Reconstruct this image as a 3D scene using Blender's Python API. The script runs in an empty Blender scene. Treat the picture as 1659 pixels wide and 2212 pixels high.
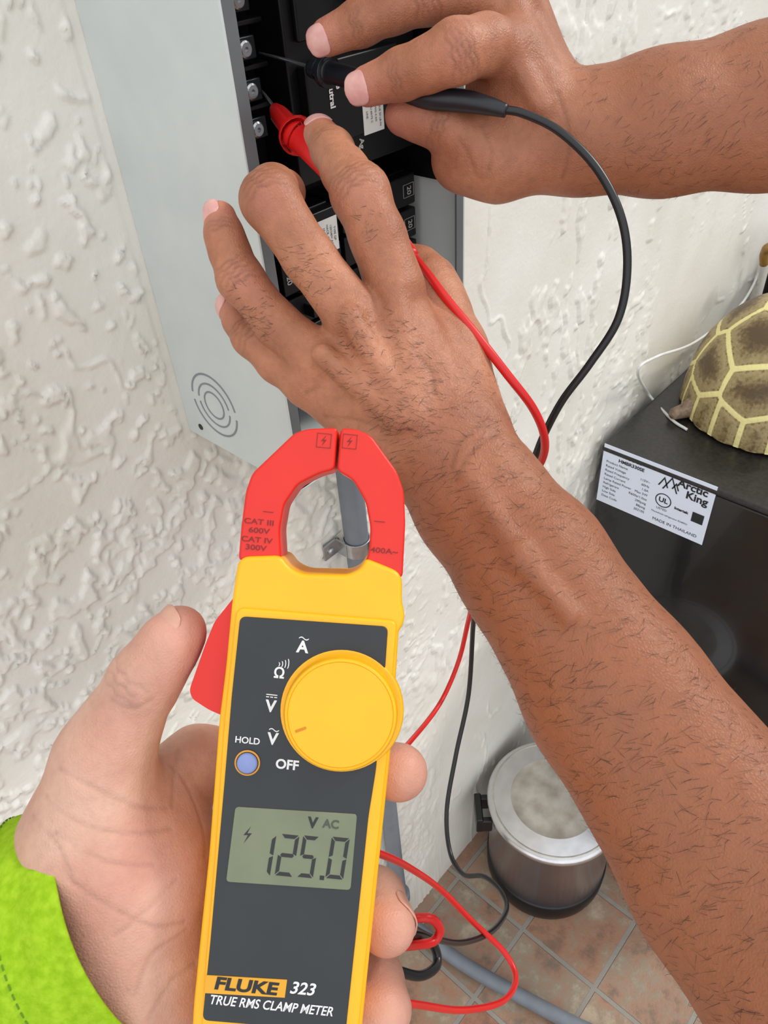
import bpy, bmesh, math, random
import numpy as np
from mathutils import Vector, Matrix
from mathutils.bvhtree import BVHTree
random.seed(7); rng=np.random.default_rng(7)
sc=bpy.context.scene
sc.view_settings.view_transform='Standard'
sc.view_settings.look='None'
# ---------------------------------------------------------------- camera
FOC=1661.0; CX,CY=829.5,1106.0
pitch=math.radians(40); roll=math.radians(4.6)
h=np.array([1,1,0])/math.sqrt(2); Z=np.array([0,0,1.0])
Fw=h*math.cos(pitch)-Z*math.sin(pitch)
U0=h*math.sin(pitch)+Z*math.cos(pitch)
R0=np.array([1,-1,0])/math.sqrt(2)
Rt=R0*math.cos(roll)-U0*math.sin(roll)
Up=U0*math.cos(roll)+R0*math.sin(roll)
CAM=np.array([0,-0.5,1.69])
def ray(u,v): return Fw+(u-CX)/FOC*Rt-(v-CY)/FOC*Up
def P(u,v,t): return CAM+t*ray(u,v)
def onplane(u,v,ax,val):
    d=ray(u,v); t=(val-CAM[ax])/d[ax]; return CAM+t*d
cd=bpy.data.cameras.new('camera'); cam=bpy.data.objects.new('camera',cd)
sc.collection.objects.link(cam); sc.camera=cam
cd.sensor_fit='VERTICAL'; cd.sensor_height=36; cd.lens=36*FOC/2212; cd.clip_start=0.01
M=Matrix.Identity(4)
for i in range(3):
    M[i][0]=Rt[i]; M[i][1]=Up[i]; M[i][2]=-Fw[i]; M[i][3]=CAM[i]
cam.matrix_world=M
# ---------------------------------------------------------------- materials
def s2l(c):
    return tuple(((x/255)/12.92 if x/255<=0.04045 else ((x/255+0.055)/1.055)**2.4) for x in c)
def mat(name,rgb,rough=0.5,metal=0.0,var=0.12,vscale=40,bump=0.0,bscale=200,bdist=0.001,rgb2=None,spec=0.5,coat=0.0):
    m=bpy.data.materials.new(name); m.use_nodes=True; nt=m.node_tree; n=nt.nodes; l=nt.links
    b=n['Principled BSDF']; b.inputs['Roughness'].default_value=rough; b.inputs['Metallic'].default_value=metal
    b.inputs['Specular IOR Level'].default_value=spec; b.inputs['Coat Weight'].default_value=coat
    tc=n.new('ShaderNodeTexCoord'); nz=n.new('ShaderNodeTexNoise'); nz.inputs['Scale'].default_value=vscale; nz.inputs['Detail'].default_value=5
    l.new(tc.outputs['Object'],nz.inputs['Vector'])
    mx=n.new('ShaderNodeMix'); mx.data_type='RGBA'
    c=s2l(rgb); c2=s2l(rgb2) if rgb2 else tuple(x*(1-var) for x in c)
    mx.inputs[6].default_value=(*c,1); mx.inputs[7].default_value=(*c2,1)
    rp=n.new('ShaderNodeMapRange'); rp.inputs[1].default_value=0.35; rp.inputs[2].default_value=0.65
    l.new(nz.outputs['Fac'],rp.inputs[0]); l.new(rp.outputs[0],mx.inputs[0]); l.new(mx.outputs[2],b.inputs['Base Color'])
    if bump>0:
        n2=n.new('ShaderNodeTexNoise'); n2.inputs['Scale'].default_value=bscale; n2.inputs['Detail'].default_value=4
        l.new(tc.outputs['Object'],n2.inputs['Vector'])
        bp=n.new('ShaderNodeBump'); bp.inputs['Strength'].default_value=bump; bp.inputs['Distance'].default_value=bdist
        l.new(n2.outputs['Fac'],bp.inputs['Height']); l.new(bp.outputs[0],b.inputs['Normal'])
    return m
def skin_mat(name,c1,c2,ctip,carm,bdist=.0008,spk=.3):
    m=bpy.data.materials.new(name); m.use_nodes=True; nt=m.node_tree; n=nt.nodes; l=nt.links
    b=n['Principled BSDF']; b.inputs['Roughness'].default_value=0.5; b.inputs['Specular IOR Level'].default_value=0.42
    b.inputs['Subsurface Weight'].default_value=0.10; b.inputs['Subsurface Radius'].default_value=(1,0.35,0.2); b.inputs['Subsurface Scale'].default_value=0.0025
    tc=n.new('ShaderNodeTexCoord')
    def noise(s,d,lo,hi):
        z=n.new('ShaderNodeTexNoise'); z.inputs['Scale'].default_value=s; z.inputs['Detail'].default_value=d
        l.new(tc.outputs['Object'],z.inputs['Vector'])
        r=n.new('ShaderNodeMapRange'); r.inputs[1].default_value=lo; r.inputs[2].default_value=hi
        l.new(z.outputs['Fac'],r.inputs[0]); return r.outputs[0]
    def mix(fac,a,bb,mode='MIX'):
        x=n.new('ShaderNodeMix'); x.data_type='RGBA'; x.blend_type=mode
        if isinstance(fac,float): x.inputs[0].default_value=fac
        else: l.new(fac,x.inputs[0])
        for k,val in ((6,a),(7,bb)):
            if isinstance(val,tuple): x.inputs[k].default_value=(*val,1)
            else: l.new(val,x.inputs[k])
        return x.outputs[2]
    def mul(a,k):
        x=n.new('ShaderNodeMath'); x.operation='MULTIPLY'; x.inputs[1].default_value=k; l.new(a,x.inputs[0]); return x.outputs[0]
    def attr(k):
        a=n.new('ShaderNodeAttribute'); a.attribute_name=k; return a.outputs['Fac']
    base=mix(noise(28,4,0.35,0.68),s2l(c1),s2l(c2))
    base=mix(attr('arm'),base,s2l(carm))
    base=mix(mul(noise(75,4,0.42,0.7),spk),base,tuple(x*0.72 for x in s2l(c2)))
    base=mix(mul(noise(330,3,0.42,0.75),spk*.8),base,tuple(x*0.6 for x in s2l(c2)))
    base=mix(attr('tip'),base,s2l(ctip))
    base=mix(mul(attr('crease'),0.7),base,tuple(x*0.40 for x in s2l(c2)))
    l.new(base,b.inputs['Base Color'])
    vo=n.new('ShaderNodeTexVoronoi'); vo.inputs['Scale'].default_value=720; vo.feature='DISTANCE_TO_EDGE'
    l.new(tc.outputs['Object'],vo.inputs['Vector'])
    nz=n.new('ShaderNodeTexNoise'); nz.inputs['Scale'].default_value=110; nz.inputs['Detail'].default_value=6; nz.inputs['Roughness'].default_value=.5
    l.new(tc.outputs['Object'],nz.inputs['Vector'])
    ad=n.new('ShaderNodeMath'); ad.operation='MULTIPLY_ADD'; ad.inputs[1].default_value=0.35
    l.new(vo.outputs['Distance'],ad.inputs[0]); l.new(nz.outputs['Fac'],ad.inputs[2])
    bp=n.new('ShaderNodeBump'); bp.inputs['Strength'].default_value=0.7; bp.inputs['Distance'].default_value=bdist
    l.new(ad.outputs[0],bp.inputs['Height']); l.new(bp.outputs[0],b.inputs['Normal'])
    return m
# ---------------------------------------------------------------- object helpers
def link(o,parent=None,label=None,category=None,**kw):
    sc.collection.objects.link(o)
    if parent: 
        o.parent=parent
    if label: o['label']=label
    if category: o['category']=category
    for k,v in kw.items(): o[k]=v
    return o
def mk(name,verts,faces,m,parent=None,smooth=False,bevel=0,bseg=3,label=None,category=None,matrix=None,autos=None,**kw):
    me=bpy.data.meshes.new(name); me.from_pydata([tuple(map(float,v)) for v in verts],[],[tuple(int(i) for i in f) for f in faces]); me.update()
    bm=bmesh.new(); bm.from_mesh(me); bmesh.ops.recalc_face_normals(bm,faces=bm.faces); bm.to_mesh(me); bm.free()
    for x in (m if isinstance(m,(list,tuple)) else [m]): me.materials.append(x)
    o=bpy.data.objects.new(name,me); link(o,parent,label,category,**kw)
    if matrix is not None: o.matrix_local=matrix
    if smooth:
        me.polygons.foreach_set('use_smooth',[True]*len(me.polygons))
    if bevel:
        b=o.modifiers.new('b','BEVEL'); b.width=bevel; b.segments=bseg; b.limit_method='ANGLE'; b.angle_limit=math.radians(35)
        me.polygons.foreach_set('use_smooth',[True]*len(me.polygons))
        w=o.modifiers.new('w','WEIGHTED_NORMAL'); w.keep_sharp=True
    return o
def empty(name,loc=(0,0,0),label=None,category=None,matrix=None,**kw):
    o=bpy.data.objects.new(name,None); o.empty_display_size=0.02; link(o,None,label,category,**kw)
    if matrix is not None: o.matrix_world=matrix
    else: o.location=loc
    bpy.context.view_layer.update()
    return o
class MB:
    def __init__(s): s.v=[]; s.f=[]
    def add(s,v,f):
        k=len(s.v); s.v+=[tuple(x) for x in v]; s.f+=[tuple(i+k for i in q) for q in f]; return s
    def box(s,x0,x1,y0,y1,z0,z1):
        v=[(x,y,z) for x in (x0,x1) for y in (y0,y1) for z in (z0,z1)]
        return s.add(v,[(0,1,3,2),(4,6,7,5),(0,4,5,1),(2,3,7,6),(0,2,6,4),(1,5,7,3)])
    def prism(s,pts,z0,z1):
        n=len(pts)
        v=[(x,y,z0) for x,y in pts]+[(x,y,z1) for x,y in pts]
        return s.add(v,[tuple(range(n))[::-1],tuple(range(n,2*n))]+[(i,(i+1)%n,n+(i+1)%n,n+i) for i in range(n)])
def prismoid(pts,z0,z1): 
    b=MB().prism(pts,z0,z1); return b.v,b.f
def round_poly(pts,r,n=5):
    out=[]; N=len(pts)
    for i in range(N):
        p=np.array(pts[i],float); a=np.array(pts[i-1],float)-p; b=np.array(pts[(i+1)%N],float)-p
        rr=min(r,np.linalg.norm(a)*.45,np.linalg.norm(b)*.45)
        s=p+a/np.linalg.norm(a)*rr; e=p+b/np.linalg.norm(b)*rr
        for j in range(n+1):
            t=j/n; out.append(tuple((1-t)**2*s+2*t*(1-t)*p+t*t*e))
    return out
def catmull(pts,n=10):
    pts=[np.array(p,float) for p in pts]; pts=[2*pts[0]-pts[1]]+pts+[2*pts[-1]-pts[-2]]
    out=[]
    for i in range(1,len(pts)-2):
        p0,p1,p2,p3=pts[i-1:i+3]
        for j in range(n):
            t=j/n; out.append(0.5*((2*p1)+(-p0+p2)*t+(2*p0-5*p1+4*p2-p3)*t*t+(-p0+3*p1-3*p2+p3)*t**3))
    out.append(pts[-2]); return out
def tube(pts,rad,seg=14,n=10,cap=True,interp=True):
    c=catmull(pts,n) if interp else [np.array(p,float) for p in pts]
    N=len(c)
    if np.isscalar(rad): rs=[rad]*N
    else:
        x=np.linspace(0,len(rad)-1,N); rs=np.interp(x,range(len(rad)),rad)
    v=[];f=[]; prev=None
    for i in range(N):
        t=c[min(i+1,N-1)]-c[max(i-1,0)]; t=t/(np.linalg.norm(t)+1e-12)
        if prev is None:
            a=np.array([0,0,1.]) if abs(t[2])<.9 else np.array([1.,0,0]); nrm=np.cross(t,a)
        else: nrm=prev-t*np.dot(prev,t)
        nrm/=np.linalg.norm(nrm); prev=nrm; bn=np.cross(t,nrm)
        for k in range(seg):
            a=2*math.pi*k/seg; v.append(c[i]+rs[i]*(math.cos(a)*nrm+math.sin(a)*bn))
    for i in range(N-1):
        for k in range(seg):
            f.append((i*seg+k,i*seg+(k+1)%seg,(i+1)*seg+(k+1)%seg,(i+1)*seg+k))
    if cap: f.append(tuple(range(seg))[::-1]); f.append(tuple(range((N-1)*seg,N*seg)))
    return v,f
def lathe(prof,seg=48,c=(0,0,0)):
    v=[];f=[]
    for r,z in prof:
        for k in range(seg):
            a=2*math.pi*k/seg; v.append((c[0]+r*math.cos(a),c[1]+r*math.sin(a),c[2]+z))
    for i in range(len(prof)-1):
        for k in range(seg): f.append((i*seg+k,i*seg+(k+1)%seg,(i+1)*seg+(k+1)%seg,(i+1)*seg+k))
    if prof[0][0]>1e-6: f.append(tuple(range(seg))[::-1])
    if prof[-1][0]>1e-6: f.append(tuple(range((len(prof)-1)*seg,len(prof)*seg)))
    return v,f
def axis_matrix(p,d,up=None):
    d=np.array(d,float); d/=np.linalg.norm(d)
    a=np.array([0,0,1.]) if abs(d[2])<.9 else np.array([1.,0,0])
    x=np.cross(a,d); x/=np.linalg.norm(x); y=np.cross(d,x)
    m=Matrix.Identity(4)
    for i in range(3): m[i][0]=x[i]; m[i][1]=y[i]; m[i][2]=d[i]; m[i][3]=p[i]
    return m
def text_geo(mb,body,size,mtx,shear=0,bold=0,align='CENTER',sx=1.0,ext=0.0):
    cu=bpy.data.curves.new('t','FONT'); cu.body=body; cu.size=size; cu.shear=shear; cu.offset=bold
    cu.align_x=align; cu.align_y='CENTER'; cu.extrude=ext; cu.resolution_u=4
    o=bpy.data.objects.new('t',cu); sc.collection.objects.link(o)
    bpy.context.view_layer.update()
    dg=bpy.context.evaluated_depsgraph_get(); me=bpy.data.meshes.new_from_object(o.evaluated_get(dg))
    mb.add([mtx@Vector((v.co.x*sx,v.co.y,v.co.z)) for v in me.vertices],[tuple(p.vertices) for p in me.polygons])
    bpy.data.objects.remove(o); bpy.data.curves.remove(cu); bpy.data.meshes.remove(me)
# ---------------------------------------------------------------- sculpt engine (smooth-blended volumes -> one surface)
def smin(a,b,k):
    hh=np.clip(.5+.5*(b-a)/k,0,1); return b*(1-hh)+a*hh-k*hh*(1-hh)
def cone_d(X,Y,Zz,pr):
    a,b,ra,rb=pr[:4]; ba=b-a; L=float(ba@ba)+1e-12
    x=X-a[0]; y=Y-a[1]; z=Zz-a[2]
    hh=np.clip((x*ba[0]+y*ba[1]+z*ba[2])/L,0,1)
    x=x-hh*ba[0]; y=y-hh*ba[1]; z=z-hh*ba[2]
    q=x*x+y*y+z*z
    if len(pr)>4 and pr[4] is not None:
        n,k=pr[4],pr[5]; qn=x*n[0]+y*n[1]+z*n[2]; q=q+qn*qn*(1/(k*k)-1)
    return np.sqrt(q)-(ra+(rb-ra)*hh)
def sculpt(palm,fingers,vox,kp=0.010,kf=0.003,kj=0.006):
    allp=palm+[p for c in fingers for p in c]
    pts=np.array([p[0] for p in allp]+[p[1] for p in allp])
    mean=pts.mean(0); _,_,A=np.linalg.svd(pts-mean)
    if np.linalg.det(A)<0: A[2]*=-1
    def loc(p):
        q=[A@(p[0]-mean),A@(p[1]-mean),p[2],p[3]]
        if len(p)>4 and p[4] is not None: q+=[A@p[4],p[5]]
        return tuple(q)
    palm=[loc(p) for p in palm]; fingers=[[loc(p) for p in c] for c in fingers]
    allp=palm+[p for c in fingers for p in c]
    lo=np.min([np.minimum(p[0]-p[2],p[1]-p[3]) for p in allp],0)-0.006
    hi=np.max([np.maximum(p[0]+p[2],p[1]+p[3]) for p in allp],0)+0.006
    n=np.ceil((hi-lo)/vox).astype(int)+1
    ax=[(lo[i]+vox*np.arange(n[i])).astype(np.float32) for i in range(3)]
    BIG=0.03; pad=0.014
    def group(chain,k,T):
        for p in chain:
            l_=np.minimum(p[0]-p[2],p[1]-p[3])-pad; h_=np.maximum(p[0]+p[2],p[1]+p[3])+pad
            i0=np.clip(((l_-lo)/vox).astype(int),0,n); i1=np.clip(((h_-lo)/vox).astype(int)+2,0,n)
            s=tuple(slice(i0[i],i1[i]) for i in range(3))
            d=cone_d(ax[0][s[0]][:,None,None],ax[1][s[1]][None,:,None],ax[2][s[2]][None,None,:],p).astype(np.float32)
            T[s]=smin(T[s],d,k)
        return T
    Fp=group(palm,kp,np.full(n,BIG,np.float32))
    G=np.full(n,BIG,np.float32)
    for c in fingers:
        G=smin(G,group(c,kf,np.full(n,BIG,np.float32)),0.0012)
    F=smin(Fp,G,kj)
    s=F<0
    c=np.zeros(n-1,np.int8)
    offs=[(i,j,k) for i in (0,1) for j in (0,1) for k in (0,1)]
    for i,j,k in offs: c+=s[i:n[0]-1+i,j:n[1]-1+j,k:n[2]-1+k]
    act=(c>0)&(c<8); idx=np.full(n-1,-1,np.int64); ijk=np.argwhere(act); idx[act]=np.arange(len(ijk))
    V=np.stack([F[ijk[:,0]+i,ijk[:,1]+j,ijk[:,2]+k] for i,j,k in offs],1)
    acc=np.zeros((len(ijk),3)); cnt=np.zeros(len(ijk))
    O=np.array(offs,float)
    for a in range(8):
        for b in range(a+1,8):
            if abs(O[a]-O[b]).sum()!=1: continue
            m=(V[:,a]<0)!=(V[:,b]<0); t=V[m,a]/(V[m,a]-V[m,b])
            acc[m]+=O[a]+(O[b]-O[a])*t[:,None]; cnt[m]+=1
    vv=(ijk+acc/cnt[:,None])*vox+lo
    faces=[]
    for axn in range(3):
        o1,o2=[(1,2),(2,0),(0,1)][axn]
        sl0=[slice(0,-1) if i==axn else slice(1,-1) for i in range(3)]
        sl1=[slice(1,None) if i==axn else slice(1,-1) for i in range(3)]
        A0=s[tuple(sl0)]; B0=s[tuple(sl1)]
        e=np.argwhere(A0!=B0)
        fl=A0[e[:,0],e[:,1],e[:,2]]
        e=e+np.array([0 if i==axn else 1 for i in range(3)])
        def cell(d1,d2):
            q=e.copy(); q[:,o1]+=d1; q[:,o2]+=d2; return idx[q[:,0],q[:,1],q[:,2]]
        quad=np.stack([cell(-1,-1),cell(0,-1),cell(0,0),cell(-1,0)],1)
        quad[~fl]=quad[~fl][:,::-1]
        faces.append(quad)
    f=np.concatenate(faces)
    return vv@A+mean,f
def np_mesh(name,v,f,m):
    me=bpy.data.meshes.new(name)
    me.vertices.add(len(v)); me.vertices.foreach_set('co',np.asarray(v,np.float32).ravel())
    me.loops.add(f.size); me.loops.foreach_set('vertex_index',f.ravel().astype(np.int32))
    me.polygons.add(len(f)); me.polygons.foreach_set('loop_start',np.arange(0,f.size,4,dtype=np.int32))
    me.update(calc_edges=True); me.validate()
    me.polygons.foreach_set('use_smooth',np.ones(len(f),bool))
    me.materials.append(m); me.update(); return me
def vnormals(v,f):
    n=np.cross(v[f[:,2]]-v[f[:,0]],v[f[:,3]]-v[f[:,1]]); N=np.zeros_like(v)
    for k in range(4): np.add.at(N,f[:,k],n)
    return N/(np.linalg.norm(N,axis=1)[:,None]+1e-12)
def pt(q): return (P(q[0],q[1],q[2]),q[3]/1000.)
def ch(pts,flat=None):
    o=[]
    for a,b in zip(pts[:-1],pts[1:]):
        pa,ra=pt(a); pb,rb=pt(b)
        o.append((pa,pb,ra,rb) if flat is None else (pa,pb,ra,rb,-Fw,flat))
    return o
class Body:
    def __init__(s): s.v=np.zeros((0,3)); s.f=np.zeros((0,4),int); s.tip=np.zeros(0); s.cr=np.zeros(0); s.arm=np.zeros(0)
    def add(s,v,f): 
        s.f=np.concatenate([s.f,f+len(s.v)]); s.v=np.concatenate([s.v,v]); z=np.zeros(len(v))
        s.tip=np.concatenate([s.tip,z]); s.cr=np.concatenate([s.cr,z]); s.arm=np.concatenate([s.arm,z])
    def prep(s): s.n=vnormals(s.v,s.f); s.bvh=BVHTree.FromPolygons([tuple(x) for x in s.v],[tuple(x) for x in s.f.tolist()]); s.d=np.zeros(len(s.v))
    def tips(s,p,r,w=1.0):
        d=np.linalg.norm(s.v-p,axis=1); s.tip=np.maximum(s.tip,w*np.exp(-(d/r)**2))
    def joint(s,a,b,c,r,offs=(-3.2,0,3.0),depth=0.0006,wid=0.0007,back=None,cr=.7):
        dirv=(c-b)/np.linalg.norm(c-b)+(b-a)/np.linalg.norm(b-a); dirv/=np.linalg.norm(dirv)
        if back is None: back=CAM-b
        back=back-dirv*(back@dirv); back/=np.linalg.norm(back); side=np.cross(dirv,back)
        q=s.v-b; m=(np.linalg.norm(q,axis=1)<r*1.9)
        x=q@dirv; y=q@side; zz=q@back
        for o in offs:
            wob=0.0006*np.sin(y*900+o*3)+ (o/1000)*0.25*np.abs(y/r)
            g=np.exp(-((x-o/1000-wob)/wid)**2)*np.clip(1.15-np.abs(y)/r,0,1)*(zz>-0.1*r)*m
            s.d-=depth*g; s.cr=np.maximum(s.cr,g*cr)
    def line(s,pix,depth=0.0007,wid=0.0009,cr=0.8):
        pts=[]
        for u,v in pix:
            hit=s.bvh.ray_cast(Vector(CAM),Vector(ray(u,v)))
            if hit[0] is not None: pts.append(np.array(hit[0]))
        if len(pts)<2: return
        c=np.array(catmull(pts,12)); bb=(c.min(0)-.005,c.max(0)+.005)
        m=np.where(np.all((s.v>bb[0])&(s.v<bb[1]),axis=1))[0]
        if len(m)==0: return
        d=np.min(np.linalg.norm(s.v[m][:,None,:]-c[None],axis=2),axis=1); g=np.exp(-(d/wid)**2)
        s.d[m]-=depth*g; s.cr[m]=np.maximum(s.cr[m],cr*g)
    def finish(s,name,m,**kw):
        s.v=s.v+s.n*s.d[:,None]
        me=np_mesh(name,s.v,s.f,m)
        for nm,arr in (('tip',s.tip),('crease',s.cr),('arm',s.arm)):
            a=me.attributes.new(nm,'FLOAT','POINT'); a.data.foreach_set('value',arr.astype(np.float32))
        o=bpy.data.objects.new(name,me); link(o,None,**kw); return o
def nail(parent,dip,tip,r,back,m,l=0.012,w=52,fwd=0.35):
    d=(tip-dip)/np.linalg.norm(tip-dip); back=back-d*(back@d); back/=np.linalg.norm(back); side=np.cross(d,back)
    v=[];f=[]; na,nb=14,14
    rr=r+0.0006
    for layer in (0,1):
        for j in range(nb+1):
            b=j/nb
            ww=w*math.sqrt(max(0.02,1-abs(2*b-1)**3.2))
            for i in range(na+1):
                a=math.radians(ww)*(2*i/na-1)
                x=(b-.5)*l+fwd*r
                zc=rr*math.sqrt(max(0.05,1-min(.95,(max(0,x)/(rr*1.5))**2)))
                q=zc-layer*0.0007
                v.append(tip+d*x+back*q*math.cos(a)+side*rr*math.sin(a)*(q/rr)**.5)
    K=(na+1)*(nb+1)
    for j in range(nb):
        for i in range(na):
            a=j*(na+1)+i; f.append((a,a+1,a+na+2,a+na+1)); f.append((K+a,K+a+na+1,K+a+na+2,K+a+1))
    for j in range(nb):
        for e in (0,na):
            a=j*(na+1)+e; f.append((a,a+na+1,K+a+na+1,K+a))
    for i in range(na):
        for e in (0,nb*(na+1)): f.append((e+i,e+i+1,K+e+i+1,K+e+i))
    return mk('fingernail',v,f,m,parent,smooth=True)
def hairs(body,sel,count,ldir,m,parent,lmin=.004,lmax=.009,wid=.00008):
    idx=np.where(sel)[0]
    if len(idx)==0: return
    idx=rng.choice(idx,min(count,len(idx)*3)); v=[];f=[]
    for i in idx:
        p=body.v[i]+rng.normal(0,.0006,3); n=body.n[i]; d=ldir(p)+rng.normal(0,.30,3); d=d-n*(d@n); d/=np.linalg.norm(d)+1e-9
        p=p-n*0.0006; s=np.cross(n,d); L=rng.uniform(lmin,lmax); w=wid*rng.uniform(.6,1.3); bend=rng.normal(0,.22)
        lift=rng.uniform(.08,.30); k=len(v)
        q1=p+(d+n*lift+s*bend*.3)*L*.5; q2=p+(d+n*lift*.6+s*bend)*L
        v+=[p-s*w,p+s*w,q1-s*w*.8,q1+s*w*.8,q2]; f+=[(k,k+1,k+3,k+2),(k+2,k+3,k+4)]
    me=bpy.data.meshes.new('arm_hair'); me.from_pydata([tuple(x) for x in v],[],f); me.materials.append(m)
    o=bpy.data.objects.new('arm_hair',me); link(o,parent,label='fine dark body hair on the skin'); o['kind']='stuff'; return o
# ================================================================ SETTING
def floor_mat():
    m=bpy.data.materials.new('slate_look_tile'); m.use_nodes=True; nt=m.node_tree; n=nt.nodes; l=nt.links
    b=n['Principled BSDF']; b.inputs['Roughness'].default_value=0.42
    tc=n.new('ShaderNodeTexCoord'); mp=n.new('ShaderNodeMapping'); mp.inputs['Location'].default_value=(0.05,0.03,0); l.new(tc.outputs['Object'],mp.inputs[0])
    br=n.new('ShaderNodeTexBrick'); br.offset=0; br.squash=1; l.new(mp.outputs[0],br.inputs['Vector'])
    br.inputs['Scale'].default_value=1; br.inputs['Brick Width'].default_value=0.165; br.inputs['Row Height'].default_value=0.165; br.inputs['Mortar Size'].default_value=0.005
    br.inputs['Color1'].default_value=(0,0,0,1); br.inputs['Color2'].default_value=(1,1,1,1); br.inputs['Mortar'].default_value=(0.5,0.5,0.5,1); br.inputs['Mortar Smooth'].default_value=0.2
    rp=n.new('ShaderNodeValToRGB'); cr=rp.color_ramp; cr.elements[0].color=(*s2l((160,144,122)),1); cr.elements[1].color=(*s2l((156,112,88)),1)
    e=cr.elements.new(0.45); e.color=(*s2l((134,120,104)),1); e=cr.elements.new(0.7); e.color=(*s2l((172,142,116)),1)
    l.new(br.outputs['Color'],rp.inputs[0])
    def NZ(s,d,r=.65):
        nz=n.new('ShaderNodeTexNoise'); nz.inputs['Scale'].default_value=s; nz.inputs['Detail'].default_value=d; nz.inputs['Roughness'].default_value=r; l.new(tc.outputs['Object'],nz.inputs[0]); return nz.outputs['Fac']
    nz=NZ(10,9,.7)
    r2=n.new('ShaderNodeValToRGB'); c2=r2.color_ramp; c2.elements[0].position=.38; c2.elements[0].color=(*s2l((94,74,62)),1); c2.elements[1].position=.64; c2.elements[1].color=(*s2l((186,170,146)),1)
    e=c2.elements.new(.47); e.color=(*s2l((160,110,84)),1); e=c2.elements.new(.55); e.color=(*s2l((142,128,110)),1)
    l.new(nz,r2.inputs[0])
    mx=n.new('ShaderNodeMix'); mx.data_type='RGBA'; mx.inputs[0].default_value=.62; l.new(rp.outputs[0],mx.inputs[6]); l.new(r2.outputs[0],mx.inputs[7])
    m2=n.new('ShaderNodeMix'); m2.data_type='RGBA'; l.new(br.outputs['Fac'],m2.inputs[0]); l.new(mx.outputs[2],m2.inputs[6]); m2.inputs[7].default_value=(*s2l((146,140,130)),1)
    l.new(m2.outputs[2],b.inputs['Base Color'])
    sb=n.new('ShaderNodeMath'); sb.operation='SUBTRACT'; l.new(nz,sb.inputs[0]); l.new(br.outputs['Fac'],sb.inputs[1])
    bp=n.new('ShaderNodeBump'); bp.inputs['Strength'].default_value=.7; bp.inputs['Distance'].default_value=0.005; l.new(sb.outputs[0],bp.inputs['Height']); l.new(bp.outputs[0],b.inputs['Normal'])
    return m
# hand-trowelled stucco: real relief on the wall surface
LAT=rng.random((8,256,256)).astype(np.float32)
def vnoise(x,z,sx,sz,k):
    X=x*sx+37.3; Zc=z*sz+11.7; xi=np.floor(X).astype(int); zi=np.floor(Zc).astype(int); fx=X-xi; fz=Zc-zi
    fx=fx*fx*fx*(fx*(fx*6-15)+10); fz=fz*fz*fz*(fz*(fz*6-15)+10); L=LAT[k]
    a=L[xi%256,zi%256]; b=L[(xi+1)%256,zi%256]; c=L[xi%256,(zi+1)%256]; d=L[(xi+1)%256,(zi+1)%256]
    return (a*(1-fx)+b*fx)*(1-fz)+(c*(1-fx)+d*fx)*fz
def fbm(x,z,sx,sz,k,o=3):
    s=0;w=0
    for i in range(o): s=s+vnoise(x,z,sx*2**i,sz*2**i,(k+i)%8)*.5**i; w+=.5**i
    return s/w
def sst(x,a,b): t=np.clip((x-a)/(b-a),0,1); return t*t*(3-2*t)
xs=np.concatenate([np.arange(-2,-.25,.05),np.arange(-.25,.30,.0018),np.arange(.30,1.0,.0026),np.arange(1.0,2.6,.005),np.arange(2.6,4.55,.05)])
zs=np.concatenate([np.arange(0,.15,.03),np.arange(.15,.75,.005),np.arange(.75,2.05,.0021),np.arange(2.05,2.71,.03)])
XX,ZZ=np.meshgrid(xs,zs,indexing='ij')
wx=(fbm(XX,ZZ,30,30,1,2)-.5)*.022; wz=(fbm(XX,ZZ,30,30,4,2)-.5)*.022
xa,za=XX+wx,ZZ+wz
dens=fbm(XX,ZZ,5,5,2,2)
nb_=fbm(xa,za,105,88,0,3); thr=.62-.12*sst(dens,.40,.64)
left=sst(nb_,thr,thr+.06)
wm=sst(fbm(XX,ZZ,17,17,6,2),.56,.61); worm=(1-sst(np.abs(vnoise(xa,za,36,30,3)-.5),.015,.05))*wm
left=np.maximum(left,worm*.9)
nd=fbm(xa,za,64,22,5,3); right=sst(nd,.58,.66)*sst(fbm(XX,ZZ,6,3,3,2),.44,.56)
dr=(1-sst(np.abs(vnoise(xa,za*.5,26,14,2)-.5),.01,.05))*sst(fbm(XX,ZZ,9,5,7,2),.52,.58); right=np.maximum(right,dr*.8)
bl=sst(XX,.50,.60)
H=(left*(1-bl)+right*bl)*.0025*(.4+1.1*fbm(XX,ZZ,70,70,4,2))+.0012*fbm(XX,ZZ,14,12,1,3)+.0003*fbm(XX,ZZ,170,170,2,2)
H=H*(1-((XX>.27)&(XX<.483)&(ZZ>1.33)))
nx_,nz_=XX.shape
wv=np.stack([XX,-H,ZZ],-1).reshape(-1,3); ii=np.arange(nx_*nz_).reshape(nx_,nz_)
wf=np.stack([ii[:-1,:-1],ii[1:,:-1],ii[1:,1:],ii[:-1,1:]],-1).reshape(-1,4)
b=MB().box(-2.0,4.5,.002,0.15,0,2.7); wf=np.concatenate([wf,np.array(b.f)+len(wv)]); wv=np.concatenate([wv,np.array(b.v)])
m_wall=mat('white_textured_stucco',(240,237,228),.48,var=.0,vscale=6,rgb2=(229,225,213),bump=.3,bscale=240,bdist=.0012)
me=np_mesh('wall_back',wv,wf,m_wall); o=bpy.data.objects.new('wall_back',me); link(o,None,label='white hand-textured stucco wall',kind='structure')
b=MB().box(-2.0,4.5,-3.0,0.15,-0.1,0); mk('floor',b.v,b.f,floor_mat(),label='beige and rust stone-look square floor tiles',kind='structure')
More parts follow.
